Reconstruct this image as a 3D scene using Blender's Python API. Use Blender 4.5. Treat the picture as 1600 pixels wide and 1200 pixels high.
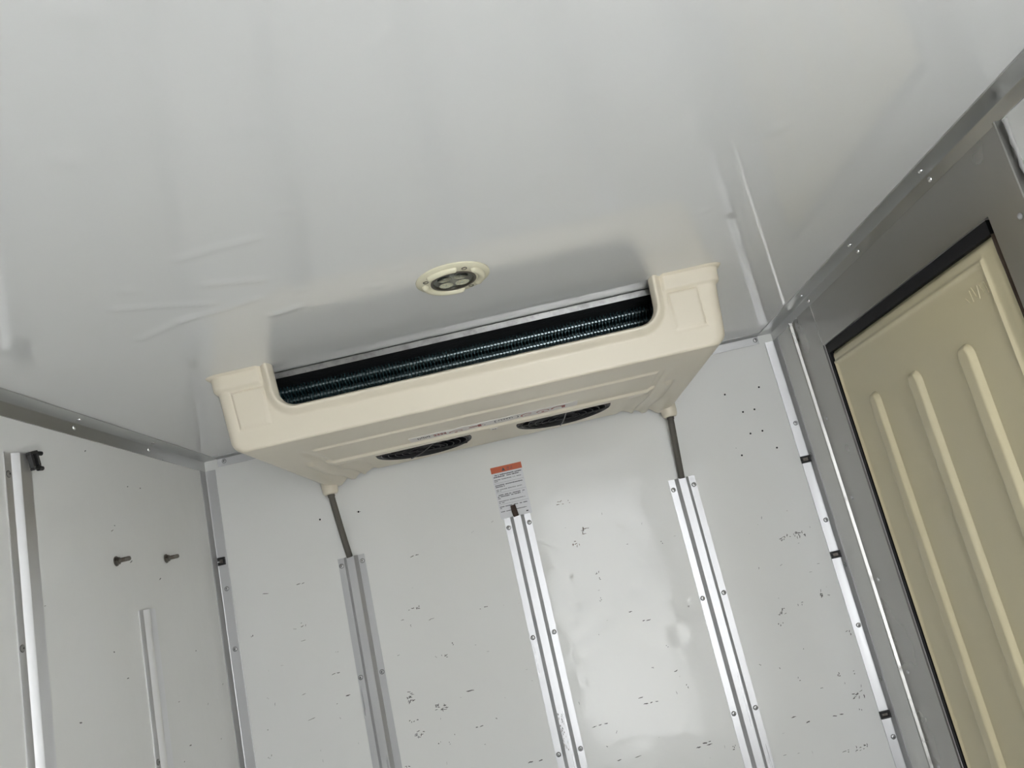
import bpy, bmesh, math, random
from mathutils import Vector, Matrix
from math import sin, cos, pi, radians

for o in list(bpy.data.objects): bpy.data.objects.remove(o)
S = bpy.context.scene
COL = S.collection
H = 1.70          # ceiling height; every z below is given from the ceiling down, front wall y = 0
W = 1.65          # inner width of the box
YB = -2.90        # inner face of the rear wall

# ------------------------------------------------------------------ camera, sky, exposure
cam = bpy.data.cameras.new('camera')
cam.sensor_width = 36.0
cam.lens = 36.0 * 1244.07 / 1600.0
cam.clip_start = 0.02
co = bpy.data.objects.new('camera', cam); COL.objects.link(co)
CP = (0.868728, -2.201905, -0.487775)                 # camera: eye, image-right, image-up and backward axes
right = Vector((0.9750127, 0.0376394, -0.2189374))
up = Vector((0.2217754, -0.2220807, 0.9494714))
back = Vector((-0.0128842, -0.9743015, -0.2248790))
co.matrix_world = Matrix(((right.x, up.x, back.x, CP[0]), (right.y, up.y, back.y, CP[1]),
                          (right.z, up.z, back.z, CP[2] + H), (0, 0, 0, 1)))
S.camera = co
wd = bpy.data.worlds.new('overcast_sky'); S.world = wd; wd.use_nodes = True
bg = wd.node_tree.nodes['Background']
bg.inputs['Color'].default_value = (0.95, 0.975, 1.0, 1)
bg.inputs['Strength'].default_value = 4.2
sl = bpy.data.lights.new('sun', 'SUN'); sl.energy = 28.0; sl.angle = radians(1.5); sl.color = (1.0, 0.985, 0.96)
so = bpy.data.objects.new('sun', sl); COL.objects.link(so)       # lights the yard behind the truck, does not reach into the box
so.rotation_euler = Vector((-0.62, -0.30, -1.0)).to_track_quat('-Z', 'Y').to_euler()
pl = bpy.data.lights.new('door_daylight_portal', 'AREA'); pl.shape = 'RECTANGLE'
pl.cycles.is_portal = True
po = bpy.data.objects.new('door_daylight_portal', pl); COL.objects.link(po)
S.view_settings.view_transform = 'Standard'
S.view_settings.look = 'None'
S.view_settings.exposure = 0.80
S.view_settings.gamma = 1.0
S.view_settings.use_curve_mapping = False
OX0, OX1, OZ0, OZ1 = 0.90, 1.60, -1.66, -0.07     # open right-hand rear door
pl.size = OX1 - OX0; pl.size_y = OZ1 - OZ0
po.location = ((OX0 + OX1) / 2, YB - 0.02, (OZ0 + OZ1) / 2 + H)
po.rotation_euler = (radians(90), 0, 0)

# ------------------------------------------------------------------ materials
def mat(name, base, rough=0.5, metal=0.0, spec=0.5, bump=None, rvar=None, cvar=None, coat=0.0, aniso_grain=None, stains=None):
    m = bpy.data.materials.new(name); m.use_nodes = True
    nt = m.node_tree; N = nt.nodes; L = nt.links
    b = N['Principled BSDF']
    b.inputs['Base Color'].default_value = (*base, 1)
    b.inputs['Roughness'].default_value = rough
    b.inputs['Metallic'].default_value = metal
    b.inputs['Specular IOR Level'].default_value = spec
    b.inputs['Coat Weight'].default_value = coat
    b.inputs['Coat Roughness'].default_value = 0.08
    tc = N.new('ShaderNodeTexCoord')
    def noise(scale, stretch=(1, 1, 1), detail=4, rgh=0.55):
        mp = N.new('ShaderNodeMapping'); mp.inputs['Scale'].default_value = stretch
        L.new(tc.outputs['Object'], mp.inputs['Vector'])
        n = N.new('ShaderNodeTexNoise'); n.inputs['Scale'].default_value = scale
        n.inputs['Detail'].default_value = detail; n.inputs['Roughness'].default_value = rgh
        L.new(mp.outputs['Vector'], n.inputs['Vector']); return n
    col = None
    def mixcol(fac_socket, c2):
        nonlocal col
        mx = N.new('ShaderNodeMix'); mx.data_type = 'RGBA'
        L.new(fac_socket, mx.inputs[0])
        if col is None: mx.inputs[6].default_value = (*base, 1)
        else: L.new(col, mx.inputs[6])
        mx.inputs[7].default_value = (*c2, 1)
        col = mx.outputs[2]
    def ramp(sock, a, b_, hi=1.0):
        r = N.new('ShaderNodeMapRange'); r.inputs[1].default_value = a; r.inputs[2].default_value = b_
        r.inputs[3].default_value = 0; r.inputs[4].default_value = hi
        L.new(sock, r.inputs[0]); return r.outputs[0]
    for (scale, stretch, lo, hi, amt, c2) in (cvar or []):
        n = noise(scale, stretch); mixcol(ramp(n.outputs[0], lo, hi, amt), c2)
    if col is not None: L.new(col, b.inputs['Base Color'])
    if rvar:
        scale, stretch, r0, r1 = rvar
        n = noise(scale, stretch)
        r = N.new('ShaderNodeMapRange'); r.inputs[1].default_value = 0.3; r.inputs[2].default_value = 0.7
        r.inputs[3].default_value = r0; r.inputs[4].default_value = r1
        L.new(n.outputs[0], r.inputs[0]); L.new(r.outputs[0], b.inputs['Roughness'])
    if bump:
        prev = None
        for (scale, stretch, dist) in bump:
            n = noise(scale, stretch, detail=3)
            bp = N.new('ShaderNodeBump'); bp.inputs['Strength'].default_value = 1.0
            bp.inputs['Distance'].default_value = dist
            L.new(n.outputs[0], bp.inputs['Height'])
            if prev: L.new(prev.outputs[0], bp.inputs['Normal'])
            prev = bp
        L.new(prev.outputs[0], b.inputs['Normal'])
    return m

M = {}
M['wall'] = mat('white_panel', (0.785, 0.786, 0.770), 0.16, spec=0.30,
                bump=[(3.0, (1, 1, 1), 0.0032), (13.0, (1, 1, 1), 0.0009)], rvar=(5, (1, 1, 1), 0.07, 0.16),
                cvar=[(1.6, (1, 1, 0.7), 0.3, 0.8, 0.5, (0.735, 0.725, 0.685))])
M['ceil'] = mat('white_ceiling_panel', (0.745, 0.75, 0.745), 0.02, spec=0.8,
                bump=[(2.2, (1.6, 0.5, 1), 0.0012)], rvar=(3, (1, 1, 1), 0.012, 0.03),
                cvar=[(2, (1, 1, 1), 0.3, 0.8, 0.5, (0.72, 0.715, 0.69))])
M['alu'] = mat('brushed_aluminium', (0.52, 0.52, 0.53), 0.32, 0.58,
               bump=[(30, (8, 8, 0.15), 0.00002)], rvar=(8, (6, 6, 0.2), 0.26, 0.38))
M['alu_bright'] = mat('bright_aluminium', (0.72, 0.72, 0.73), 0.36, 1.0)
M['alu_trim'] = mat('greyed_aluminium', (0.455, 0.455, 0.46), 0.34, 0.45, rvar=(8, (6, 6, 0.2), 0.28, 0.42))
M['alu_dull'] = mat('dull_aluminium', (0.53, 0.535, 0.53), 0.30, 1.0, rvar=(6, (1, 1, 1), 0.26, 0.36))
M['steel_sheet'] = mat('stainless_sheet', (0.42, 0.415, 0.40), 0.28, 1.0,
                       bump=[(1.5, (1, 1, 1), 0.0012)], rvar=(3, (1, 1, 1), 0.24, 0.34))
M['screw'] = mat('screw_steel', (0.45, 0.45, 0.45), 0.35, 1.0)
M['slot'] = mat('screw_recess', (0.05, 0.05, 0.05), 0.6)
M['rivet'] = mat('bright_rivet', (0.8, 0.8, 0.8), 0.25, 1.0)
M['cream'] = mat('cream_plastic', (0.735, 0.672, 0.548), 0.36, spec=0.45,
                 cvar=[(5, (1, 1, 1), 0.5, 0.8, 0.35, (0.70, 0.625, 0.495))], bump=[(120, (1, 1, 1), 0.00006)])
M['door'] = mat('yellowed_cream_moulding', (0.68, 0.605, 0.40), 0.30, spec=0.5,
                cvar=[(2.5, (1, 1, 1), 0.45, 0.75, 0.5, (0.64, 0.585, 0.42))], bump=[(5, (1, 1, 1), 0.0012)])
M['gasket'] = mat('black_gasket', (0.010, 0.010, 0.012), 0.55, spec=0.2)
M['foam'] = mat('black_foam_lining', (0.010, 0.011, 0.013), 0.8, bump=[(90, (1, 1, 1), 0.002)])
M['fin'] = mat('blue_coated_fin', (0.030, 0.085, 0.098), 0.36, 0.3)
M['tube'] = mat('teal_coated_tube', (0.24, 0.29, 0.30), 0.30, 0.85)
M['galv'] = mat('galvanised_steel', (0.40, 0.395, 0.39), 0.42, 1.0,
                cvar=[(45, (1, 1, 1), 0.45, 0.7, 0.8, (0.25, 0.245, 0.24)), (200, (1, 1, 1), 0.6, 0.75, 0.7, (0.2, 0.2, 0.2))])
M['fanblack'] = mat('black_fan_plastic', (0.010, 0.010, 0.013), 0.5, spec=0.3)
M['wire'] = mat('dark_guard_wire', (0.035, 0.035, 0.036), 0.35, 0.2)
M['brown'] = mat('brown_foam_edge', (0.06, 0.04, 0.025), 0.8)
M['hose'] = mat('grey_brown_hose', (0.115, 0.105, 0.088), 0.6,
                cvar=[(30, (1, 1, 0.3), 0.45, 0.7, 0.8, (0.06, 0.055, 0.048))], bump=[(160, (1, 1, 0.5), 0.0006)])
M['rust'] = mat('rusty_brown', (0.050, 0.030, 0.022), 0.75, bump=[(80, (1, 1, 1), 0.001)])
M['bolt'] = mat('dull_bolt_steel', (0.20, 0.185, 0.165), 0.45, 0.9, cvar=[(80, (1, 1, 1), 0.45, 0.7, 0.7, (0.10, 0.075, 0.055))])
M['black'] = mat('black_plastic', (0.013, 0.013, 0.013), 0.5)
M['lampring'] = mat('ivory_plastic', (0.74, 0.70, 0.53), 0.25, spec=0.5)
M['bezel'] = mat('dark_bezel', (0.07, 0.06, 0.045), 0.4)
M['chrome'] = mat('lamp_reflector', (0.62, 0.62, 0.60), 0.12, 1.0)
M['reflect_base'] = mat('lamp_inner_grey', (0.36, 0.36, 0.35), 0.3, 0.4)
M['led'] = mat('led_lens', (0.75, 0.76, 0.72), 0.06, 0.0, spec=0.8)
M['paper'] = mat('white_sticker', (0.68, 0.68, 0.70), 0.35)
M['paper_grey'] = mat('greyed_sticker', (0.74, 0.70, 0.665), 0.4)
M['orange'] = mat('orange_print', (0.52, 0.105, 0.035), 0.4)
M['ink'] = mat('dark_print', (0.06, 0.06, 0.07), 0.5)
M['redink'] = mat('red_print', (0.36, 0.06, 0.05), 0.5)
M['scuff'] = mat('scuff_black', (0.10, 0.095, 0.09), 0.7)
M['scuff_l'] = mat('scuff_grey', (0.30, 0.29, 0.27), 0.6)
M['scuff_r'] = mat('scuff_rust', (0.16, 0.11, 0.08), 0.7)
M['silicone'] = mat('grey_silicone', (0.36, 0.36, 0.35), 0.3)
M['floor'] = mat('grey_floor', (0.34, 0.34, 0.33), 0.45, bump=[(8, (1, 1, 1), 0.001)])
M['ground'] = mat('pale_yard', (0.44, 0.45, 0.455), 0.9, cvar=[(3, (1, 1, 1), 0.4, 0.7, 0.5, (0.40, 0.405, 0.41))])

glass = bpy.data.materials.new('lamp_glass'); glass.use_nodes = True
g = glass.node_tree.nodes['Principled BSDF']
g.inputs['Transmission Weight'].default_value = 1.0; g.inputs['Roughness'].default_value = 0.02
g.inputs['Base Color'].default_value = (0.93, 0.96, 0.93, 1); g.inputs['IOR'].default_value = 1.12
M['glass'] = glass

# ------------------------------------------------------------------ helpers
WP = {}                                           # world position of every object made here
def wpos(o): return WP[o.name]
def tag(o, label=None, cat=None, group=None, kind=None):
    if label: o['label'] = label
    if cat: o['category'] = cat
    if group: o['group'] = group
    if kind: o['kind'] = kind
    return o
def place(o, loc, parent=None):
    loc = Vector(loc); COL.objects.link(o); WP[o.name] = loc
    if parent is not None:
        o.parent = parent; o.location = loc - wpos(parent)
    else: o.location = loc
    return o
def empty(name, loc):                             # loc measured like everything else: z from the ceiling
    o = bpy.data.objects.new(name, None); o.empty_display_size = 0.05
    return place(o, (loc[0], loc[1], loc[2] + H))
class MB:
    def __init__(s): s.v = []; s.f = []; s.mi = []
    def add(s, vs, fs, mi=0):
        n = len(s.v); s.v += [tuple(v) for v in vs]
        s.f += [tuple(i + n for i in f) for f in fs]; s.mi += [mi] * len(fs)
    def box(s, a, b, mi=0):
        x0, y0, z0 = a; x1, y1, z1 = b
        s.add([(x0,y0,z0),(x1,y0,z0),(x1,y1,z0),(x0,y1,z0),(x0,y0,z1),(x1,y0,z1),(x1,y1,z1),(x0,y1,z1)],
              [(0,3,2,1),(4,5,6,7),(0,1,5,4),(1,2,6,5),(2,3,7,6),(3,0,4,7)], mi)
    def prism(s, prof, fn, t0, t1, mi=0, caps=True):     # closed profile swept from t0 to t1, fn(u, v, t) -> xyz
        n = len(prof)
        s.add([fn(u, v, t0) for u, v in prof] + [fn(u, v, t1) for u, v in prof],
              [(i, (i+1) % n, n + (i+1) % n, n + i) for i in range(n)]
              + ([tuple(range(n))[::-1], tuple(range(n, 2*n))] if caps else []), mi)
    def lathe(s, prof, c, ax='z', seg=24, mi=0):         # prof = (radius, height along axis)
        fr = {'z': (Vector((1,0,0)), Vector((0,1,0)), Vector((0,0,1))),
              'y': (Vector((1,0,0)), Vector((0,0,1)), Vector((0,1,0))),
              'x': (Vector((0,1,0)), Vector((0,0,1)), Vector((1,0,0)))}[ax] if isinstance(ax, str) else ax
        c = Vector(c); vs = []
        for r, h in prof:
            for k in range(seg):
                a = 2*pi*k/seg; vs.append(c + fr[0]*(r*cos(a)) + fr[1]*(r*sin(a)) + fr[2]*h)
        fs = []
        for i in range(len(prof)-1):
            for k in range(seg):
                k2 = (k+1) % seg; fs.append((i*seg+k, i*seg+k2, (i+1)*seg+k2, (i+1)*seg+k))
        if prof[0][0] > 1e-6: fs.append(tuple(range(seg))[::-1])
        if prof[-1][0] > 1e-6: fs.append(tuple(range((len(prof)-1)*seg, len(prof)*seg)))
        s.add(vs, fs, mi)
    def tube(s, pts, r, seg=10, mi=0, closed=False):
        pts = [Vector(p) for p in pts]; n = len(pts); vs = []; prev = None
        for i, p in enumerate(pts):
            d = (pts[(i+1) % n] - pts[i-1]) if closed else (pts[min(i+1, n-1)] - pts[max(i-1, 0)])
            d.normalize()
            a = prev if prev else (Vector((0,0,1)) if abs(d.z) < 0.9 else Vector((1,0,0)))
            u = (a - d*a.dot(d)).normalized(); w = d.cross(u); prev = u
            rr = r[i] if isinstance(r, (list, tuple)) else r
            vs += [p + u*(rr*cos(2*pi*k/seg)) + w*(rr*sin(2*pi*k/seg)) for k in range(seg)]
        fs = []
        for i in range(n if closed else n-1):
            j = (i+1) % n
            for k in range(seg):
                k2 = (k+1) % seg; fs.append((i*seg+k, i*seg+k2, j*seg+k2, j*seg+k))
        if not closed: fs += [tuple(range(seg))[::-1], tuple(range((n-1)*seg, n*seg))]
        s.add(vs, fs, mi)
    def grid(s, nu, nv, fn, mi=0, skip=None, flip=False):
        vs = [fn(i, j) for j in range(nv) for i in range(nu)]; fs = []
        for j in range(nv-1):
            for i in range(nu-1):
                if skip and skip(i, j): continue
                q = (j*nu+i, j*nu+i+1, (j+1)*nu+i+1, (j+1)*nu+i)
                fs.append(q[::-1] if flip else q)
        s.add(vs, fs, mi)
    def build(s, name, mats, parent=None, smooth=None, origin=None, bevel=None, fix=True):
        ms = mats if isinstance(mats, (list, tuple)) else [mats]
        me = bpy.data.meshes.new(name)
        org = Vector(origin) if origin is not None else (wpos(parent) - Vector((0,0,H)) if parent is not None else Vector((0,0,0)))
        me.from_pydata([Vector(v) - org for v in s.v], [], s.f)
        for m in ms: me.materials.append(m)
        for p, i in zip(me.polygons, s.mi): p.material_index = i
        if fix:
            bm = bmesh.new(); bm.from_mesh(me); bmesh.ops.recalc_face_normals(bm, faces=bm.faces); bm.to_mesh(me); bm.free()
        if smooth is not None:
            me.polygons.foreach_set('use_smooth', [True]*len(me.polygons))
            if smooth < 180: me.set_sharp_from_angle(angle=radians(smooth))
        me.update()
        o = bpy.data.objects.new(name, me)
        place(o, org + Vector((0,0,H)), parent)
        if bevel:
            b = o.modifiers.new('bevel', 'BEVEL'); b.width = bevel; b.segments = 2; b.limit_method = 'ANGLE'
        return o
def struct(mb, name, mats, parent=None, **k):
    o = mb.build(name, mats, parent, **k)
    if parent is None: o['kind'] = 'structure'
    return o
def inst(name, src, loc, parent):                 # shares the mesh of src; loc = z from the ceiling
    o = bpy.data.objects.new(name, src.data); o.rotation_euler = src.rotation_euler
    return place(o, (loc[0], loc[1], loc[2] + H), parent)
def copy_tree(o, off, parent=None):
    c = o.copy(); p = wpos(o) + Vector(off); 
    c.name = o.name.split('.')[0]
    place(c, p, parent)
    for ch in list(o.children): copy_tree(ch, off, c)
    return c
def ss(a, b, x):
    t = min(1, max(0, (x-a)/(b-a))); return t*t*(3-2*t)

protos = {}
def fastener(kind, name, loc, normal, parent):
    """dome rivet or recessed screw head on a surface; normal in '+x','-x','-y','-z'"""
    key = (kind, normal)
    if key not in protos:
        fr = {'-y': (Vector((1,0,0)), Vector((0,0,1)), Vector((0,-1,0))), '+x': (Vector((0,1,0)), Vector((0,0,1)), Vector((1,0,0))),
              '-x': (Vector((0,1,0)), Vector((0,0,1)), Vector((-1,0,0))), '-z': (Vector((1,0,0)), Vector((0,1,0)), Vector((0,0,-1)))}[normal]
        m = MB()
        if kind == 'screw':
            m.lathe([(0.0056, 0), (0.0056, 0.0012), (0.0044, 0.0022), (0.0022, 0.0026)], (0,0,0), fr, 12, 0)
            m.lathe([(0.0064, 0.0), (0.0064, 0.0006)], (0,0,0), fr, 12, 1)
            m.lathe([(0.0017, 0.0024), (0.0017, 0.0028)], (0,0,0), fr, 8, 1)
            ms = [M['screw'], M['slot']]
        else:
            m.lathe([(0.0052, 0), (0.0050, 0.0012), (0.0036, 0.0027), (0.0016, 0.0034), (0.0, 0.0036)], (0,0,0), fr, 12, 0)
            ms = [M['rivet' if kind == 'rivet' else 'alu']]
        o = m.build(name, ms, None, smooth=40, origin=(0,0,0))
        protos[key] = o.data
        COL.objects.unlink(o); bpy.data.objects.remove(o)
    o = bpy.data.objects.new(name, protos[key])
    return place(o, (loc[0], loc[1], loc[2] + H), parent)

# ------------------------------------------------------------------ room shell
R = random.Random(4)
T = 0.06
# ceiling: one glossy sheet with shallow dents and wrinkles pressed into it
dents = [(0.655,-1.300,.012,.0012),(0.675,-1.481,.018,.0010),(0.902,-1.180,.010,.0008),(0.495,-1.495,.02,.0014),(0.611,-1.675,.02,.0016),
         (0.986,-1.245,.008,.0006),(1.309,-1.224,.018,.0012),(0.750,-1.042,.012,.0008),(0.708,-0.990,.012,.0012),(0.691,-0.998,.009,.0009),
         (0.598,-1.044,.012,.0010),(0.392,-1.173,.014,.0010),(1.251,-0.996,.012,.0008)]
creases = [[(0.347,-1.123),(0.403,-1.101),(0.466,-1.069)],[(0.318,-0.991),(0.371,-1.015),(0.422,-1.035)],
           [(0.491,-1.233),(0.537,-1.240),(0.599,-1.244)],[(0.486,-1.139),(0.528,-1.125),(0.561,-1.112)],[(0.527,-0.969),(0.555,-0.973),(0.576,-0.981)],
           [(0.40,-1.03),(0.47,-1.035),(0.53,-1.05)]]
def segd(px, py, a, b):
    dx, dy = b[0]-a[0], b[1]-a[1]; t = max(0, min(1, ((px-a[0])*dx+(py-a[1])*dy)/(dx*dx+dy*dy)))
    return math.hypot(px-a[0]-t*dx, py-a[1]-t*dy)
def ceil_h(x, y):
    h = 0.0
    for cx, cy, r, a in dents:
        d2 = ((x-cx)**2+(y-cy)**2)/(r*r)
        if d2 < 9: h -= a*math.exp(-d2)*(1-0.9*d2)
    if 0.28 < x < 0.64 and -1.3 < y < -0.93:
        for c in creases:
            d = min(segd(x, y, c[0], c[1]), segd(x, y, c[1], c[2]))
            if d < 0.03: h -= 0.0018*math.exp(-(d/0.007)**2)
    return h
xs = [W*i/206 for i in range(207)]
ys = [-1.75 + 1.75*i/218 for i in range(219)]
m = MB(); m.grid(207, 219, lambda i, j: (xs[i], ys[j], ceil_h(xs[i], ys[j])), flip=True)
m.box((0, YB, 0), (W, -1.75, T)); m.box((-T, YB-T, 0.004), (W+T, T, T))
struct(m, 'ceiling', M['ceil'], smooth=30, fix=False)
m = MB(); m.box((-T, YB-T, -H-0.06), (W+T, T, -H))
struct(m, 'floor', M['floor'])
# front wall: sheet with small bruises
wd_ = [(1.044,-.404,.010,.0012),(1.12,-.434,.022,.0016),(.929,-.533,.010,.0016),(.939,-.556,.006,.0008),(.931,-.611,.012,.0012),(1.099,-.605,.022,.0016),
       (1.173,-.743,.018,.0016),(1.109,-.518,.010,.0012),(1.125,-.539,.009,.001),(1.217,-.525,.016,.0012),(1.231,-.571,.02,.001),(1.215,-.661,.02,.0012),
       (.988,-.661,.025,.0014),(1.14,-.482,.012,.001),(.86,-.48,.01,.001),(.72,-.52,.012,.001),(.10,-.45,.02,.0014),(.07,-.42,.02,.0014),(1.02,-.80,.03,.001)]
RD = random.Random(9)
wd_ += [(RD.uniform(.9, 1.24), RD.uniform(-.85, -.30), RD.uniform(.005, .011), RD.uniform(.0003, .0009)) for _ in range(26)]
def wall_h(x, z):
    h = 0.0
    for cx, cz, r, a in wd_:
        d2 = ((x-cx)**2+(z-cz)**2)/(r*r)
        if d2 < 9: h += .65*a*math.exp(-d2)
    return h
m = MB(); m.grid(207, 176, lambda i, j: (xs[i], wall_h(xs[i], -1.4*j/175), -1.4*j/175))
m.box((0, 0, -H), (W, T, -1.4)); m.box((-T, 0.005, -H), (W+T, T, 0))
wf = struct(m, 'wall_front', M['wall'], smooth=30, fix=False)
m = MB(); m.box((-T, YB-T, -H), (0, T, 0)); wl = struct(m, 'wall_left', M['wall'])
# right wall with the side-door opening
DY0, DY1, DZT = -1.052, -0.318, -0.132
m = MB()
m.box((W, YB-T, -H), (W+T, DY0, 0)); m.box((W, DY1, -H), (W+T, T, 0)); m.box((W, DY0, DZT), (W+T, DY1, 0))
wr = struct(m, 'wall_right', M['wall'])
m = MB()
m.box((-T, YB-T, -H), (OX0, YB, 0)); m.box((OX1, YB-T, -H), (W+T, YB, 0))
m.box((OX0, YB-T, OZ1), (OX1, YB, 0)); m.box((OX0, YB-T, -H), (OX1, YB, OZ0))
struct(m, 'wall_back', M['wall'])
m = MB(); m.box((-14, -24, -H-0.95), (16, YB-0.6, -H-0.90)); struct(m, 'ground', M['ground'])

# marks on the front wall: screw holes left by something removed, and black scuffs
hm = MB(); hm.lathe([(0.0026, 0), (0.0026, 0.0008), (0.0014, 0.0009)], (0,0,0), (Vector((1,0,0)), Vector((0,0,1)), Vector((0,-1,0))), 10)
hole = None
for x, z in [(1.472,-.145),(1.570,-.146),(1.507,-.204),(1.540,-.204),(1.510,-.267),(1.544,-.267),(1.569,-.321),(1.470,-.320),(0.298,-.233),(0.406,-.236)]:
    if hole is None:
        hole = hm.build('screw_hole', M['gasket'], None, origin=(0,0,0)); me0 = hole.data
        COL.objects.unlink(hole); bpy.data.objects.remove(hole)
        hole = True
    o = bpy.data.objects.new('screw_hole', me0); place(o, (x, -0.0001, z + H), wf)
scuffs = [(0.12, -0.395, 0.0234, 0.0054), (0.184, -0.501, 0.0054, 0.0108), (0.21, -0.497, 0.018, 0.0108), (0.201, -0.538, 0.018, 0.0036), (0.282, -0.586, 0.0108, 0.0036), (0.273, -0.639, 0.0252, 0.0036), (0.181, -0.672, 0.0144, 0.0036), (0.085, -0.661, 0.0108, 0.0036), (0.295, -0.7, 0.018, 0.0054), (0.191, -0.736, 0.0216, 0.0036), (0.073, -0.74, 0.0108, 0.0054), (0.068, -0.804, 0.0144, 0.0108), (0.26, -0.81, 0.0144, 0.0072), (0.218, -0.391, 0.0252, 0.0036), (0.068, -0.495, 0.0126, 0.009), (0.266, -0.75, 0.0036, 0.0036), (0.263, -0.713, 0.0036, 0.0036), (0.535, -0.386, 0.0288, 0.0054), (0.507, -0.524, 0.0324, 0.0108), (0.471, -0.544, 0.0126, 0.0036), (0.489, -0.562, 0.0108, 0.0072), (0.547, -0.558, 0.018, 0.0036), (0.689, -0.558, 0.0216, 0.009), (0.588, -0.634, 0.0072, 0.0126), (0.65, -0.649, 0.009, 0.0036), (0.561, -0.659, 0.0216, 0.0108), (0.454, -0.74, 0.018, 0.0288), (0.611, -0.758, 0.0234, 0.0072), (0.453, -0.799, 0.0234, 0.009), (0.461, -0.833, 0.0252, 0.0162), (0.616, -0.849, 0.0252, 0.0054), (0.508, -0.863, 0.0072, 0.0162), (0.74, -0.96, 0.0396, 0.0072), (0.531, -0.781, 0.0324, 0.018), (0.662, -0.838, 0.0054, 0.0054), (0.702, -0.359, 0.0072, 0.0036), (0.551, -0.849, 0.0054, 0.009), (0.537, -0.87, 0.0108, 0.0054), (0.762, -0.344, 0.0072, 0.0036), (0.542, -0.655, 0.0072, 0.0036), (0.415, -0.898, 0.0108, 0.0144), (0.962, -0.336, 0.036, 0.0108), (0.969, -0.452, 0.018, 0.0144), (1.047, -0.461, 0.0216, 0.0072), (1.197, -0.5, 0.0072, 0.0108), (0.951, -0.491, 0.018, 0.0054), (1.008, -0.547, 0.0108, 0.0216), (1.088, -0.798, 0.0072, 0.0144), (1.164, -0.863, 0.0072, 0.0216), (1.04, -0.867, 0.018, 0.0072), (1.064, -0.886, 0.0432, 0.0072), (0.922, -0.911, 0.0468, 0.0072), (0.958, -0.937, 0.009, 0.0072), (1.168, -1.014, 0.0432, 0.0072), (0.949, -1.002, 0.0144, 0.0072), (0.998, -1.004, 0.0216, 0.0054), (0.929, -0.962, 0.009, 0.0054), (0.997, -0.613, 0.0036, 0.0054), (1.152, -0.825, 0.0252, 0.0054), (1.003, -0.425, 0.0216, 0.018), (1.139, -0.76, 0.0108, 0.0072), (1.068, -0.654, 0.018, 0.0072), (1.103, -0.686, 0.0252, 0.0072), (1.002, -0.605, 0.0072, 0.009), (1.22, -0.674, 0.0054, 0.0054), (1.54, -0.559, 0.0684, 0.0144), (1.564, -0.717, 0.0144, 0.0216), (1.453, -0.739, 0.0216, 0.018), (1.36, -0.796, 0.018, 0.0036), (1.447, -0.912, 0.0108, 0.0108), (1.555, -0.925, 0.0144, 0.0108), (1.592, -0.925, 0.009, 0.009), (1.585, -0.979, 0.0288, 0.0162), (1.579, -1.017, 0.009, 0.0072), (1.448, -1.016, 0.0288, 0.0054), (1.409, -0.996, 0.018, 0.0072), (1.52, -1.017, 0.036, 0.0072), (1.178, -1.008, 0.0252, 0.0054), (1.246, -1.035, 0.0216, 0.0108), (1.543, -1.103, 0.054, 0.0108), (1.509, -1.103, 0.018, 0.0072), (1.501, -0.944, 0.0072, 0.0072), (1.363, -0.857, 0.0072, 0.0072), (1.408, -0.875, 0.0054, 0.0054), (1.481, -0.841, 0.0072, 0.0054), (1.488, -0.624, 0.0054, 0.0054), (1.43, -0.62, 0.0054, 0.0054), (1.507, -0.735, 0.0144, 0.0108), (1.587, -0.727, 0.0108, 0.0054), (1.443, -0.773, 0.0144, 0.009), (1.608, -0.831, 0.0108, 0.0144), (1.311, -0.076, 0.0054, 0.0054), (0.406, -0.236, 0.0108, 0.0054), (0.298, -0.233, 0.0072, 0.0054), (1.46, -0.297, 0.0072, 0.0036)]
m = MB()
def stroke(m, fn, cx, cz, L_, th, ang, mi):
    ca, sa = cos(ang), sin(ang); n = 4; top = []; bot = []
    for i in range(n+1):
        t = i/n; w_ = th*(0.35+0.65*sin(pi*t))*R.uniform(0.6, 1.1); u = (t-0.5)*L_; v = R.uniform(-.25, .25)*th
        top.append(fn(cx+u*ca-(v+w_/2)*sa, cz+u*sa+(v+w_/2)*ca)); bot.append(fn(cx+u*ca-(v-w_/2)*sa, cz+u*sa+(v-w_/2)*ca))
    m.add(top+bot, [(i, i+1, n+2+i, n+1+i) for i in range(n)], mi)
fw = lambda x, z: (x, -0.0004, z)
def scatter(m, fn, cx, cz, w_, h_):
    mi = 2 if (0.9 < cx < 1.1 and cz > -.47) else (1 if h_ < 0.0037 and R.random() < .6 else 0)
    if h_ < 0.0075 and w_ > 0.012:
        k = max(1, int(w_/0.012))
        for i in range(k):
            if R.random() < .85: stroke(m, fn, cx+(i+.5-k/2)*w_/k, cz+R.uniform(-.2, .2)*h_, w_/k*R.uniform(.5, 1.05), R.uniform(.0018, .0034), R.uniform(-.12, .25), mi)
    else:
        for i in range(max(2, int(w_*h_*24000))):
            a = R.choice([R.uniform(-.2, .3), R.uniform(1.1, 1.7)])
            stroke(m, fn, cx+R.uniform(-.5, .5)*w_, cz+R.uniform(-.5, .5)*h_, R.uniform(.3, .6)*max(min(w_, h_), .004), R.uniform(.0014, .0028), a, mi)
for s_ in scuffs: scatter(m, fw, *s_)
for i in range(170):                                # the fine specks between them
    x = R.uniform(.05, 1.6); z = R.uniform(-1.12, -.3)
    if min(abs(x-.364), abs(x-.83), abs(x-1.2915)) < .045: continue
    if R.random() > (-z-.2): continue
    stroke(m, fw, x, z, R.uniform(.002, .009), R.uniform(.0006, .0014), R.choice([R.uniform(-.1, .2), R.uniform(1.2, 1.8)]), R.choice([0, 1, 1]))
o = m.build('scuff_marks', [M['scuff'], M['scuff_l'], M['scuff_r']], wf); o['kind'] = 'stuff'
m = MB(); fl = lambda y, z: (0.0004, y, z)
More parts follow.
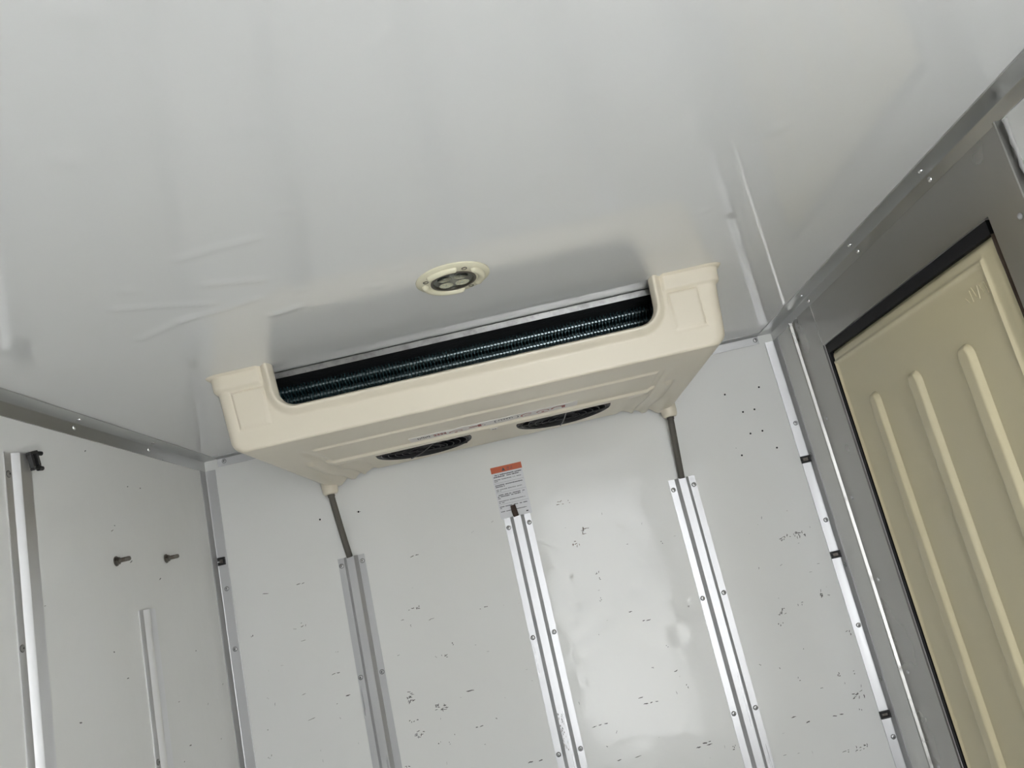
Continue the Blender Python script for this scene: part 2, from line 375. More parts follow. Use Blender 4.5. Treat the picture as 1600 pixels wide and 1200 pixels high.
for y, z in [(-.603,-.057),(-.444,-.116),(-.386,-.114),(-.518,-.208),(-.530,-.219),(-.783,-.364),(-.329,-.726),(-.530,-.521),(-.572,-.465),(-.067,-.597),(-.708,-.574),(-.170,-.629),(-.341,-.324),(-.465,-.285),(-.32,-.60),(-.34,-.78),(-.29,-.70),(-.56,-.86),(-.12,-.72),(-.2,-.5)]:
    stroke(m, fl, y, z, R.uniform(.004, .012), R.uniform(.0018, .0035), R.uniform(-.2, .6), R.choice([0, 0, 1]))
o = m.build('scuff_marks', [M['scuff'], M['scuff_l']], wl); o['kind'] = 'stuff'

# ------------------------------------------------------------------ aluminium corner trims
def angle_prof(a, b, t=0.0025, lip=0.0):            # L section: leg a along u, leg b along v, small fillet
    return [(0, 0), (a, 0), (a, t), (a-0.001, t+0.0004), (t+0.004, t+0.0004), (t+0.0015, t+0.0015), (t+0.0004, t+0.004), (t+0.0004, b-0.001), (t, b), (0, b)]
n = 0
def trim(prof, fn, t0, t1, m_, label):
    m = MB(); m.prism(prof, fn, t0, t1)
    o = struct(m, 'trim_%d' % len([1 for k in WP if k.startswith('trim_')]), m_, smooth=35); o['label'] = label; return o
tl = trim(angle_prof(.040, .031), lambda u, v, t: (u, t, -v), YB, 0, M['alu_dull'], 'long grey aluminium angle along the left edge of the ceiling')
tr = trim(angle_prof(.043, .026), lambda u, v, t: (W-u, t, -v), YB, 0, M['alu_dull'], 'long dark grey aluminium angle along the right edge of the ceiling')
tf = trim(angle_prof(.030, .026), lambda u, v, t: (t, -u, -v), 0.0405, W-0.0435, M['alu_trim'], 'aluminium angle along the top of the front wall')
cl = trim(angle_prof(.031, .034), lambda u, v, t: (u, -v, t), -0.031, -H, M['alu_trim'], 'upright aluminium angle in the left front corner')
cr = trim(angle_prof(.028, .034), lambda u, v, t: (W-u, -v, t), -0.026, -H, M['alu_trim'], 'upright aluminium angle in the right front corner')
for k in range(9):
    y = -0.332 - 0.314*k
    if y < YB+.05: continue
    fastener('rivet', 'rivet', (0.021, y-.005, -0.0029), '-z', tl); fastener('rivet', 'rivet', (0.0029, y+.005, -0.014), '+x', tl)
    fastener('rivet', 'rivet', (W-0.023, y-.005, -0.0029), '-z', tr); fastener('rivet', 'rivet', (W-0.0029, y+.012, -0.014), '-x', tr)
fastener('screw', 'screw', (W-.052, -0.0029, -0.013), '-y', tf); fastener('screw', 'screw', (.06, -0.0029, -0.013), '-y', tf)
for z in (-.267, -.538, -.816, -1.094, -1.37): fastener('screw', 'screw', (W-.012, -0.0029, z), '-y', cr)
for z in (-.36, -.52, -.83, -1.11, -1.40): fastener('screw', 'screw', (.019, -0.0029, z), '-y', cl)
for z in (-.36, -.66, -.95, -1.25): fastener('screw', 'screw', (W-.0029, -.018, z), '-x', cr)

# ------------------------------------------------------------------ side door frame: two upright sheets with a folded outer lip, and a header sheet
def up(y0, y1, lip_at, label):
    m = MB(); x1 = W; t = .004
    if lip_at == 'far':      # lip on the edge nearest the front wall
        prof = [(y0, 0), (y0, t), (y1-.007, t), (y1-.0062, .011), (y1-.005, .0122), (y1-.0015, .0122), (y1, .011), (y1, 0)]
    else:
        prof = [(y1, 0), (y1, t), (y0+.007, t), (y0+.0062, .011), (y0+.005, .0122), (y0+.0015, .0122), (y0, .011), (y0, 0)]
    m.prism(prof, lambda u, v, tt: (W - v, u, tt), -0.0265, -H)
    o = struct(m, 'trim_%d' % len([1 for k in WP if k.startswith('trim_')]), M['steel_sheet'], smooth=30); o['label'] = label
    return o
f1 = up(DY1-.002, -.168, 'far', 'grey steel door post with a bright folded lip, next to the front corner')
f2 = up(-1.150, DY0, 'near', 'grey steel door post at the right edge of the photo, with a sealed outer lip')
for z in (-.293, -.496, -.696, -.911, -1.12, -1.33):
    fastener('dome', 'rivet', (W-.0042, -.206, z), '-x', f1); fastener('dome', 'rivet', (W-.0042, -1.118, z+.13), '-x', f2)
m = MB(); m.prism([(DY0, 0), (DY0, .0032), (DY1-.002, .0032), (DY1-.002, 0)], lambda u, v, tt: (W - v, u, tt), -0.0265, DZT)
hd = struct(m, 'trim_%d' % len([1 for k in WP if k.startswith('trim_')]), M['steel_sheet']); hd['label'] = 'grey steel header sheet above the cream side door'
# lumpy sealant along the outer lip of the near post
m = MB(); pts = []; rr = []
for i in range(60):
    z = -.03 - i*.012; pts.append((W-.001, -1.155-R.uniform(0, .003), z)); rr.append(R.uniform(.002, .0042))
m.tube(pts, rr, 8); m.build('sealant_bead', M['silicone'], f2, smooth=60)

# ------------------------------------------------------------------ cream side door: moulded panel in a dark gasket
PY0, PY1, PZ = -1.034, -0.333, -0.154               # panel outline
dx = W + 0.004                                      # its face stands just behind the frame
m = MB()
def yz(i, n, a, b): return a + (b-a)*i/n
bead = dict(y0=-.990, y1=-.347, z=-.183, w=.0062, h=.0048)
Yg = sorted(set([round(v, 5) for v in
      [PY0, PY0+.002, PY0+.006, PY0+.012] + [PY1-.002, PY1-.006, PY1-.0105] +
      [bead['y0']+d for d in (-.009,-.006,-.004,-.002,0,.002,.004,.006,.009)] +
      [bead['y1']+d for d in (-.009,-.006,-.004,-.002,0,.002,.004,.006)] + [yz(i, 30, PY0, PY1) for i in range(31)]]))
Zg = sorted(set([round(v, 5) for v in
      [PZ, PZ-.002, PZ-.006, PZ-.012] + [bead['z']+d for d in (-.009,-.006,-.004,-.002,0,.002,.004,.006,.009)] +
      [yz(i, 50, PZ, -1.68) for i in range(51)]]))
def door_h(y, z):
    e = min(y-PY0, PY1-y, PZ-z); h = -.009*(1-ss(0, .010, e))
    # bead runs along three sides of the field
    def g_(d): return bead['h']*math.exp(-(d/.0042)**2)
    b = 0
    if z < bead['z']+.004:
        b = max(b, g_(y-bead['y0']), g_(y-bead['y1']))
    if bead['y0']-.003 < y < bead['y1']+.003: b = max(b, g_(z-bead['z']))
    return h + b
m.grid(len(Yg), len(Zg), lambda i, j: (dx-door_h(Yg[i], Zg[j]), Yg[i], Zg[j]))
m.box((dx+.009, PY0, -1.68), (dx+.05, PY1, PZ))
door = struct(m, 'door_1', M['door'], smooth=50); door['label'] = 'yellowed cream moulded side door with long upright ribs'
ribm = None
for yc in (-.483, -.673, -.863):
    m = MB(); hw, ht = .0235, .0105
    ztop, zb = -.286, -1.60; rows = []
    zs = [ztop - d for d in (0, .001, .003, .006, .010, .015, .020, .0235)] + [yz(i, 12, ztop-.03, zb) for i in range(13)]
    us = [-1, -.93, -.82, -.68, -.55, -.42, -.3, -.1, .1, .3, .42, .55, .68, .82, .93, 1]
    def ribf(i, j):
        z = zs[j]; d = ztop - z
        k = math.sqrt(max(0, 1-((hw-d)/hw)**2)) if d < hw else 1.0
        u = us[i]; e = min((1-abs(u))*hw*k, d)
        hgt = ht*ss(-.001, .0095, e)*(1 if k > 0 else 0)
        return (dx - hgt + .0006, yc + u*hw*k, z)
    m.grid(len(us), len(zs), ribf)
    m.build('rib', M['door'], door, smooth=60, fix=True)
m = MB()
g0, g1, gz = DY0, DY1-.002, DZT
m.box((W+.008, g0, -1.69), (W+.05, PY0-.0005, gz)); m.box((W+.002, PY1+.0005, -1.69), (W+.05, g1, gz))
m.box((W+.0015, PY0-.0005, PZ-.001), (W+.05, PY1+.0005, gz))
m.build('gasket', M['gasket'], door, smooth=40)
m = MB()                                              # rough brown edge of the door skin
pts = []; rr = []
for i in range(40): pts.append((W+.004, PY0-.006+R.uniform(-.002, .002), PZ-.004-i*.03)); rr.append(R.uniform(.004, .0075))
m.tube(pts, rr, 6); m.build('rough_edge', M['brown'], door, smooth=60)
m = MB()                                              # faint raised casting strokes near the top corner
for (y, z, L_, a) in [(-.975,-.222,.020,1.35),(-.962,-.220,.018,1.2),(-.952,-.222,.022,1.75),(-.940,-.218,.018,1.25),(-.930,-.222,.02,1.5),(-.917,-.226,.014,.9)]:
    c0 = (dx-.0002, y-cos(a)*L_/2, z-sin(a)*L_/2); c1 = (dx-.0002, y+cos(a)*L_/2, z+sin(a)*L_/2)
    m.tube([c0, c1], .0009, 6)
m.build('embossed_mark', M['door'], door, smooth=60)

# ------------------------------------------------------------------ hat rails
def rail_prof(bw, tw, hw=.0368, h=.0125, t=.002):
    return [(-hw, 0), (-hw, t), (-bw-.0012, t), (-bw, t+.0012), (-tw-.001, h-.0012), (-tw+.0005, h), (tw-.0005, h), (tw+.001, h-.0012), (bw, t+.0012), (bw+.0012, t), (hw, t), (hw, 0),
            (bw-t, 0), (tw-t*.6, h-t), (-tw+t*.6, h-t), (-bw+t, 0)]
def hat_rail(wall, c, top, label, group, bw, tw, screws, h=.0125):
    if wall == 'front':
        o = empty('cargo_rail', (c, 0, top)); fn = lambda u, v, t: (c+u, -v, t)
    else:
        o = empty('cargo_rail', (0, c, top)); fn = lambda u, v, t: (v, c+u, t)
    tag(o, label, 'rail', group)
    m = MB(); m.prism(rail_prof(bw, tw, h=h), fn, top, -H+.001)
    m.build('hat_profile', M['alu' if wall == 'front' else 'alu_bright'], o, smooth=25)
    for z in screws:
        for s in (-1, 1):
            if wall == 'front': fastener('screw', 'screw', (c+s*.029, -.002, z + (.002 if s > 0 else 0)), '-y', o)
            elif s < 0: fastener('screw', 'screw', (.002, c+s*.029, z), '+x', o)
    return o
G = 'upright hat section rails'
sc = (-.370, -.663, -.956, -1.25, -1.54)
hat_rail('front', .3645, -.350, 'left upright aluminium cargo rail on the front wall, below the left drain hose', 'upright rails on the front wall', .0182, .0105, sc)
mid = hat_rail('front', .8300, -.3435, 'middle upright aluminium cargo rail on the front wall, its top covering the warning sticker', 'upright rails on the front wall', .0182, .0105, sc)
hat_rail('front', 1.2915, -.343, 'right upright aluminium cargo rail on the front wall, below the right drain hose', 'upright rails on the front wall', .0182, .0105, sc)
hat_rail('left', -.828, -.096, 'tall bright aluminium rail on the left wall with a black clip at its top', 'upright rails on the left wall', .0182, .0105, (-.135, -.43, -.72, -1.02))
hat_rail('left', -.421, -.390, 'shorter bright aluminium rail on the left wall below the two bolts', 'upright rails on the left wall', .0182, .0105, (-.70, -1.00))
# rusty scrape inside the middle rail
m = MB()
for i in range(26):
    z = -.86 - i*.0035; stroke(m, lambda a, b: (a, -.0129, b), .826+R.uniform(-.006, .006), z, R.uniform(.003, .009), R.uniform(.001, .0035), R.uniform(1.0, 2.2), R.choice([0, 0, 1]))
o = m.build('scrape_marks', [M['scuff'], M['scuff_l']], mid); o['kind'] = 'stuff'

# ------------------------------------------------------------------ refrigeration unit on the ceiling
U = empty('evaporator_unit', (.8245, -.36, 0))
tag(U, 'large cream refrigeration unit hung under the ceiling, dark coil in its mouth', 'cooling unit')
XC = .8245; XN = -.0075                               # centre of the cover; the mouth sits a little left of it
def yface(z): return -.7205 + (-z)*.085
NH = .0885; NR = .036
def hw_in(z): return .3775 + .06*z                    # half width of the mouth, narrowing downwards
SA = [-.045*i/20 for i in range(21)]
inner = []; outer = []; nin = []; nout = []; rad = []
RS, RB = .022, .006
def hw_out(z): return .482 + .085*z                   # front face before its rounded side edge
ZB = -.1505
N1, N2, N3 = 34, 18, 190
for i in range(21):                                   # straight upper part of the ear
    z = SA[i]; inner.append((-hw_in(z), z)); outer.append((-hw_out(z), z)); nin.append((-1, .0)); nout.append((-1, 0)); rad.append(RS)
zi1, zo1 = -(NH-NR), -.128
for i in range(1, N1+1):
    t = i/N1; zi = -.045+(zi1+.045)*t; zo = -.045+(zo1+.045)*t
    inner.append((-hw_in(zi), zi)); outer.append((-hw_out(zo), zo)); nin.append((-1, 0)); nout.append((-1, 0)); rad.append(RS)
cx_i = -hw_in(zi1)+NR; ro = .0225; cx_o = -hw_out(zo1)+ro
for i in range(1, N2+1):
    a = pi + (pi/2)*i/N2
    inner.append((cx_i+NR*cos(a), zi1+NR*sin(a))); outer.append((cx_o+ro*cos(a), zo1+ro*sin(a)))
    nin.append((cos(a), sin(a))); nout.append((cos(a), sin(a))); rad.append(RS+(RB-RS)*ss(0, 1, i/N2))
xe_i, xe_o = inner[-1][0], outer[-1][0]
half = list(zip(inner, outer, nin, nout, rad))
zbi, zbo = inner[-1][1], outer[-1][1]
mid_ = []
for i in range(1, N3):
    t = i/N3; mid_.append(((xe_i+(-2*xe_i)*t, zbi), (xe_o+(-2*xe_o)*t, zbo), (0, -1), (0, -1), RB))
mir = [((-a[0], a[1]), (-b[0], b[1]), (-c[0], c[1]), (-d[0], d[1]), e) for a, b, c, d, e in half[::-1]]
path = half + mid_ + mir
NS = len(path)
emb = [((.355,-.041),(.417,-.041),(.418,-.112),(.361,-.112)), ((1.224,-.038),(1.281,-.038),(1.281,-.111),(1.224,-.111))]
def quad_in(q, x, z):
    d = 1e9
    for k in range(4):
        a, b = q[k], q[(k+1) % 4]
        ex, ez = b[0]-a[0], b[1]-a[1]; l = math.hypot(ex, ez)
        d = min(d, -((x-a[0])*ez-(z-a[1])*ex)/l * -1 if False else ((z-a[1])*ex-(x-a[0])*ez)/l * -1)
    return d                                            # > 0 inside (clockwise quads)
def face_y(X, z, d):
    y = yface(z)
    out = 0.0
    lip = .0140*(ss(-.001, .006, d) if d < .006 else (1-ss(.0075, .0235, d)))
    body = ss(.020, .028, d)
    out += body*(.0058*(1-ss(.0300, .0355, -z)) + .0062*(1-ss(.0010, .0050, -z)))
    x = X + XC
    for q in emb:
        e = quad_in(q, x, z)
        if e > -.007: out += .0026*ss(-.0004, .0018, e) - .0016*math.exp(-((e+.0024)/.0015)**2)
    return y - lip - out
dts = [0, .0008, .0018, .003, .0045, .006, .0075, .009, .011, .013, .015, .017, .019, .021, .0235, .026, .028]
NT2 = 40
rows = []
yedge0 = .006
rows.append([(p[0][0]+XN, yface(p[0][1])+.010, p[0][1]) for p in path])     # return edge going inwards
for d in dts:
    r = []
    for (pi_, po_, ni, no, rd) in path:
        X = pi_[0]+XN+ni[0]*d; z = pi_[1]+ni[1]*d
        r.append((X, face_y(X, z, d), z))
    rows.append(r)
dl_ = dts[-1]
for k in range(1, NT2+1):
    t = k/NT2; r = []
    for (pi_, po_, ni, no, rd) in path:
        X0 = pi_[0]+XN+ni[0]*dl_; z0 = pi_[1]+ni[1]*dl_
        X = X0+(po_[0]-X0)*t; z = z0+(po_[1]-z0)*t
        d = dl_ + math.hypot(X-X0, z-z0)
        r.append((X, face_y(X, z, d), z))
    rows.append(r)
edge = rows[-1]
NQ = 8
for k in range(1, NQ+1):
    a = (pi/2)*k/NQ; r = []
    for (pt, (pi_, po_, ni, no, rd)) in zip(edge, path):
        col = .0058*(1-ss(.0300, .0355, -pt[2]))*abs(no[0]) + .0075*(1-ss(.0010, .0050, -pt[2]))*abs(no[0])
        col *= sin(a)
        r.append((pt[0]+no[0]*(rd*sin(a)+col), pt[1]+rd*(1-cos(a)), pt[2]+no[1]*rd*sin(a)))
    rows.append(r)
# sides and underside swept back to the front wall
ysw = []
def addr(a, b, n):
    for i in range(n): ysw.append(a+(b-a)*(i+1)/n)
addr(-.690, -.592, 5); addr(-.592, -.576, 10); addr(-.576, -.440, 12); addr(-.440, -.420, 12); addr(-.420, -.404, 4); addr(-.404, -.392, 8); addr(-.392, -.016, 62)
FANS = [(.640, -.185), (1.006, -.185)]; FR = .117
def under(X, y):
    """how far the underside drops (negative) or rises at X (from the cover centre), y"""
    dz = 0.0
    cx = XN*0
    w1 = ss(-.372, -.364, X)*(1-ss(.364, .372, X))
    w2 = ss(-.385, -.377, X)*(1-ss(.377, .385, X))
    dz -= .0042*w1*ss(-.587, -.579, y)
    dz -= .0062*w2*ss(-.434, -.427, y)
    wr_ = ss(-.388, -.345, X)*(1-ss(.345, .388, X))
    dz += .0345*wr_*ss(-.402, -.395, y)
    dz += .0170*ss(.335, .375, abs(X))*(1-ss(.425, .452, abs(X)))*ss(-.33, -.06, y)
    for s in (-1, 1):                                   # drain channels either side
        c = s*.412; w = 1-ss(.006, .013, abs(X-c))
        dz -= .0072*w*ss(-.452, -.444, y)
        dz += .0045*(1-ss(.003, .008, abs(X-s*.391)))*ss(-.60, -.53, y)
    return dz
last = rows[-1]
for y in ysw:
    r = []
    for (pt, (pi_, po_, ni, no, rd)) in zip(last, path):
        wdn = ss(.75, 1.0, -no[1]); yy = max(pt[1], y) if y < -.67 else y
        back = (y+.69)/.674
        r.append((pt[0]+(no[0] if abs(no[0]) > .5 else 0)*0.006*back, yy, pt[2]+wdn*under(pt[0], y)))
    rows.append(r)
NTOT = len(rows)
def hole_skip(i, j):
    p = rows[j][i]; q = rows[j+1][i+1]
    x = (p[0]+q[0])/2+XC; y = (p[1]+q[1])/2; z = (p[2]+q[2])/2
    if y < -.39 or z > -.1: return False
    return any(math.hypot(x-fx, y-fy) < FR for fx, fy in FANS)
m = MB()
m.grid(NS, NTOT, lambda i, j: (rows[j][i][0]+XC, rows[j][i][1], min(-.0002, rows[j][i][2])), skip=hole_skip)
cover = m.build('cover', M['cream'], U, smooth=50)
ZP = -.1565 - .0042 - .0062 + .0345                       # level of the recessed rear deck
# drain spouts under the rear corners
for x in (.3505, 1.2985):
    m = MB(); m.lathe([(.0225, .02), (.0218, -.006), (.0205, -.018), (.017, -.0225), (.010, -.0228)], (x, -.046, -.156), 'z', 20)
    m.build('drain_spout', M['cream'], U, smooth=50)
# galvanised top plate, black lining, coil
m = MB(); m.box((.40, -.662, -.0145), (1.24, -.6605, -.0012)); m.box((.40, -.662, -.0025), (1.24, -.63, -.0012))
m.build('top_flange', M['galv'], U)
m = MB(); m.box((.378, -.640, -.006), (1.268, -.03, -.0022)); m.box((.378, -.52, -.128), (1.268, -.50, -.006))
m.box((.366, -.655, -.13), (.378, -.03, -.002)); m.box((1.268, -.655, -.13), (1.28, -.03, -.002))
m.build('inner_lining', M['foam'], U)
coil = empty('coil', (.8175, -.55, -.07)); 
coil.parent = U; coil.location = Vector((.8175, -.55, -.07+H)) - wpos(U)
TZ = [-.0130, -.0360, -.0590, -.0820, -.1050]
fm = MB(); prof = []
for i in range(41):
    z = -.0062 - .120*i/40
    prof.append((-.566 + .0035*cos(2*pi*(z-TZ[0])/.0230), z))
back = [(-.525, -.1265), (-.525, -.0062)]
fm.prism(prof+back, lambda u, v, t: (t, u, v), -.0007, .0007)
fmesh = fm.build('fin', M['fin'], None, origin=(0,0,0), fix=True); fdat = fmesh.data
COL.objects.unlink(fmesh); bpy.data.objects.remove(fmesh)
NF = 120
for i in range(NF):
    x = .385 + (1.262-.385)*i/(NF-1)
    o = bpy.data.objects.new('fin', fdat); place(o, (x, R.uniform(-.0012, .0012), H), coil)
    o.rotation_euler = (0, 0, R.uniform(-.02, .02)*0)
for z in TZ:
    m = MB(); pts = []; rr = []
    for i in range(NF*2-1):                             # collared tube: swells where each fin is pressed on
        pts.append((.385 + (1.262-.385)*i/(NF*2-2), -.5475, z)); rr.append(.0098 if i % 2 == 0 else .0080)
    m.tube(pts, rr, 12); m.build('tube', M['tube'], coil, smooth=60)
# fans in the recessed deck
def fan(c):
    fx, fy = c
    m = MB(); seg = 56                                   # venturi ring in the hole
    m.lathe([(FR-.004, .02), (FR-.005, .000), (FR-.001, -.0022), (FR+.0065, -.0022), (FR+.0072, .0005)], (fx, fy, ZP), 'z', seg)
    m.f = [f for f in m.f if len(f) == 4]; m.mi = [0]*len(m.f)
    root = m.build('fan', M['fanblack'], U, smooth=40)
    m = MB(); m.lathe([(.034, .0), (.034, .022), (.030, .030), (.0, .031)], (fx, fy, ZP+.004), 'z', 28)
    for k in range(5):                                   # pitched blades
        a0 = 2*pi*k/5
        def bf(i, j):
            r_ = .032 + (.106-.032)*j/5; s = (i/6-.5); sw = .25*j/5
            a = a0 + s*(.85-.10*j/5) + sw
            return (fx+r_*cos(a), fy+r_*sin(a), ZP+.017+s*.020)
        m.grid(7, 6, bf)
    m.build('impeller', M['fanblack'], root, smooth=50)
    m = MB()                                             # wire guard, slightly domed downwards
    for k in range(6):
        r_ = .024+.0174*k; zz = ZP-.0035-.0045*(1-(r_/.113)**2)
        m.tube([(fx+r_*cos(2*pi*q/40), fy+r_*sin(2*pi*q/40), zz) for q in range(40)], .0009, 6, closed=True)
    for k in range(4):
        a = pi/2*k + (.05 if fx > XC else .45)
        m.tube([(fx+r_*cos(a), fy+r_*sin(a), ZP-.005-.0045*(1-(r_/.113)**2)) for r_ in (.0, .03, .06, .09, .119)], .0016, 6)
    m.build('guard', M['wire'], root, smooth=60)
    m = MB(); m.lathe([(.112, 0), (.112, .002)], (fx, fy, ZP+.042), 'z', 40); m.build('dark_backing_disc', M['fanblack'], root)  # added black disc above the blades, stands in for the shade inside the unit
    for s in (-1, 1):                                    # square brown foam ears beside the ring
        m = MB(); m.box((fx+s*.113-.008, fy-.046, ZP-.003), (fx+s*.113+.008, fy-.028, ZP+.003)); m.build('foam_corner', M['brown'], root)
for c in FANS: fan(c)
# long printed strip in front of the fans and a small grey tag behind it
ZS = -.1565 - .0042 - .0009
m = MB(); m.box((.643, -.486, ZS), (1.024, -.4385, ZS+.0014)); st = m.build('printed_strip', M['paper_grey'], U, bevel=.0004)
m = MB(); zt = ZS-.0003
def arc(cx, cy, rx, ry, a0, a1, w_=.0042, mi=0):
    n = 14; vs = []
    for i in range(n+1):
        a = a0+(a1-a0)*i/n
        vs.append((cx+(rx-w_/2)*cos(a), cy+(ry-w_/2)*sin(a), zt)); vs.append((cx+(rx+w_/2)*cos(a), cy+(ry+w_/2)*sin(a), zt))
    m.add(vs, [(2*i, 2*i+1, 2*i+3, 2*i+2) for i in range(n)], mi)
def bar(x, y, w_, h_, mi=0): m.add([(x-w_/2, y-h_/2, zt), (x+w_/2, y-h_/2, zt), (x+w_/2, y+h_/2, zt), (x-w_/2, y+h_/2, zt)], [(0, 1, 2, 3)], mi)
for k in range(7): bar(.662+.0042*k, -.466+.003*sin(k*2.1), .0026, .013 if k % 3 else .017, 1)
for k in range(4):
    x = .700+.0075*k; bar(x, -.458, .0062, .0075); bar(x, -.470, .0058, .0070); bar(x+.0012, -.464, .002, .02)
arc(.746, -.452, .0145, .013, pi, 2*pi, .0036); bar(.746, -.447, .006, .008)
bar(.786, -.466, .016, .004); bar(.786, -.459, .020, .0035); bar(.801, -.463, .0075, .024); bar(.801, -.463, .014, .004)
bar(.812, -.456, .004, .004, 1)
for k in range(5): arc(.848+.0062*k, -.466, .0030, .010, pi*.9, 2.1*pi, .0020, 1)
arc(.8405, -.465, .005, .012, pi*.6, pi*1.4, .0025, 1); arc(.884, -.465, .005, .012, -pi*.4, pi*.4, .0025, 1)
arc(.908, -.462, .012, .014, pi*.75, 1.85*pi, .0042); bar(.910, -.455, .014, .003)
arc(.945, -.458, .0135, .016, pi, 2*pi, .0036); bar(.945, -.456, .0055, .009); bar(.945, -.446, .024, .0035)
arc(.978, -.462, .0125, .014, pi*.95, 2*pi, .0050); bar(.992, -.463, .0075, .026)
o = m.build('red_print', [M['redink'], M['ink']], st); o['kind'] = 'stuff'
zq = ZS - .0062
m = MB(); m.box((.8215, -.418, zq-.0002), (.8385, -.4045, zq+.001)); m.box((.825, -.4135, zq-.0005), (.829, -.4095, zq-.0002), 1); m.box((.8305, -.4135, zq-.0005), (.8345, -.4095, zq-.0002), 1)
m.build('small_tag', [M['paper_grey'], M['ink']], U)

# ------------------------------------------------------------------ drain hoses from the unit into the wall rails
def hose(pts, label):
    o = empty('drain_hose', (pts[-1][0], pts[-1][1], pts[-1][2])); tag(o, label, 'hose', 'drain hoses under the cooling unit')
    P_ = [Vector(p) for p in pts]; sm = []
    for i in range(25):
        t = i/24; a = P_[0].lerp(P_[1], t); b = P_[1].lerp(P_[2], t); sm.append(a.lerp(b, t))
    m = MB(); m.tube(sm, .0086, 14); m.build('hose_body', M['hose'], o, smooth=60)
    m = MB(); m.tube([sm[0], sm[1]], .0100, 14); m.build('hose_collar', M['hose'], o, smooth=60)
    return o
hose([(1.2985, -.046, -.1785), (1.296, -.024, -.26), (1.2915, -.0092, -.3445)], 'grey brown drain hose running down from the right rear corner of the cooling unit')
hose([(.3505, -.046, -.1785), (.354, -.024, -.26), (.3635, -.0092, -.3515)], 'grey brown drain hose running down from the left rear corner of the cooling unit')
m = MB(); m.tube([(.8255, -.0082, -.3135), (.8265, -.0088, -.330), (.8285, -.0088, -.3450)], [.0070, .0078, .0078], 12)
o = m.build('pipe_stub', M['rust'], None, smooth=40, origin=(.829, -.0088, -.345)); tag(o, 'short rusty brown pipe stub sticking out of the top of the middle rail', 'pipe')

# ------------------------------------------------------------------ warning sticker on the front wall
L0 = empty('warning_sticker', (.8295, -.0005, -.272)); tag(L0, 'white warning sticker with an orange header on the front wall, above the middle rail', 'sticker')
m = MB(); m.box((.786, -.0016, -.344), (.873, -.0008, -.2005)); m.build('sheet', M['paper'], L0)
m = MB(); m.box((.786, -.0019, -.2175), (.873, -.0015, -.2005)); hdr = m.build('orange_header', M['orange'], L0)
m = MB(); yy = -.0021
m.add([(.816, yy, -.2145), (.826, yy, -.2145), (.821, yy, -.2050)], [(0, 1, 2)]); m.build('warning_triangle', M['ink'], hdr)
cu = bpy.data.curves.new('header_word', 'FONT'); cu.body = '\uacbd\uace0'; cu.size = .0105; cu.extrude = .0001
to = bpy.data.objects.new('header_word', cu); COL.objects.link(to)
dg = bpy.context.evaluated_depsgraph_get(); tm = bpy.data.meshes.new_from_object(to.evaluated_get(dg)); bpy.data.objects.remove(to)
tm.materials.clear(); tm.materials.append(M['ink'])
for p in tm.polygons: p.material_index = 0
tw = bpy.data.objects.new('header_word', tm); tw.rotation_euler = (pi/2, 0, 0); place(tw, (.8285, -.0021, -.2140+H), hdr)
m = MB()
def line(z, x0, x1, h_, dens=.85):
    x = x0
    while x < x1:
        w_ = R.uniform(.0016, .0034)
        if R.random() < dens:
            m.box((x, -.0018, z-h_/2*R.uniform(.7, 1)), (min(x+w_*.8, x1), -.0015, z+h_/2*R.uniform(.6, 1)))
        x += w_
for z, x1, h_ in [(-.2235, .869, .0034), (-.2285, .861, .0034), (-.2365, .866, .0022), (-.2405, .801, .0022), (-.2515, .866, .0030), (-.2560, .815, .0030), (-.2640, .862, .0020),
                  (-.2680, .803, .0020), (-.2790, .866, .0030), (-.2835, .860, .0030), (-.2880, .797, .0024), (-.2960, .864, .0020), (-.3000, .805, .0020), (-.3110, .866, .0028), (-.3150, .797, .0026), (-.3245, .861, .0024)]:
    line(z, .790, x1, h_)
for z in (-.2455, -.2725, -.3045): m.box((.788, -.0018, z-.0002), (.871, -.0015, z+.0002))
m.box((.858, -.0018, -.337), (.864, -.0015, -.334))
o = m.build('small_print', M['ink'], L0); o['kind'] = 'stuff'

# ------------------------------------------------------------------ ceiling lamp
LX, LY = .829, -.955
Lm = empty('ceiling_lamp', (LX, LY, 0)); tag(Lm, 'round ivory ceiling lamp with four small LED lenses, in front of the cooling unit', 'lamp')
m = MB(); m.lathe([(.0625, -.0002), (.0625, -.0022), (.0600, -.0042), (.052, -.0058), (.041, -.0064), (.0365, -.0066), (.0350, -.0050), (.0350, -.001)], (LX, LY, 0), 'z', 64)
m.f = [f for f in m.f if len(f) == 4]; m.mi = [0]*len(m.f)
ring = m.build('ring', M['lampring'], Lm, smooth=50)
boss = [radians(a) for a in (202, 298, 56)]
for k in range(3):                                       # raised arcs between the screw lugs
    a0, a1 = boss[k], boss[(k+1) % 3]
    while a1 < a0: a1 += 2*pi
    a0 += .26; a1 -= .26; n_ = 24
    pts = [(LX+.0480*cos(a0+(a1-a0)*i/n_), LY+.0480*sin(a0+(a1-a0)*i/n_), -.0058) for i in range(n_+1)]
    rr = [.0012+.0050*math.sqrt(max(0, 1-(1-min(1, min(i, n_-i)/2.2))**2)) for i in range(n_+1)]
    m = MB(); m.tube(pts, rr, 12); m.build('raised_arc', M['lampring'], Lm, smooth=60)
for a in boss:
    m = MB(); m.lathe([(.0048, -.0045), (.0048, -.0066), (.0040, -.0070), (.0030, -.0058), (.0, -.0056)], (LX+.0480*cos(a), LY+.0480*sin(a), 0), 'z', 16)
    m.build('lug_screw', M['bezel'], Lm, smooth=40)
m = MB(); m.lathe([(.0385, -.0060), (.0385, -.0080), (.0368, -.0088), (.0345, -.0080), (.0340, -.0015)], (LX, LY, 0), 'z', 56)
m.f = [f for f in m.f if len(f) == 4]; m.mi = [0]*len(m.f)
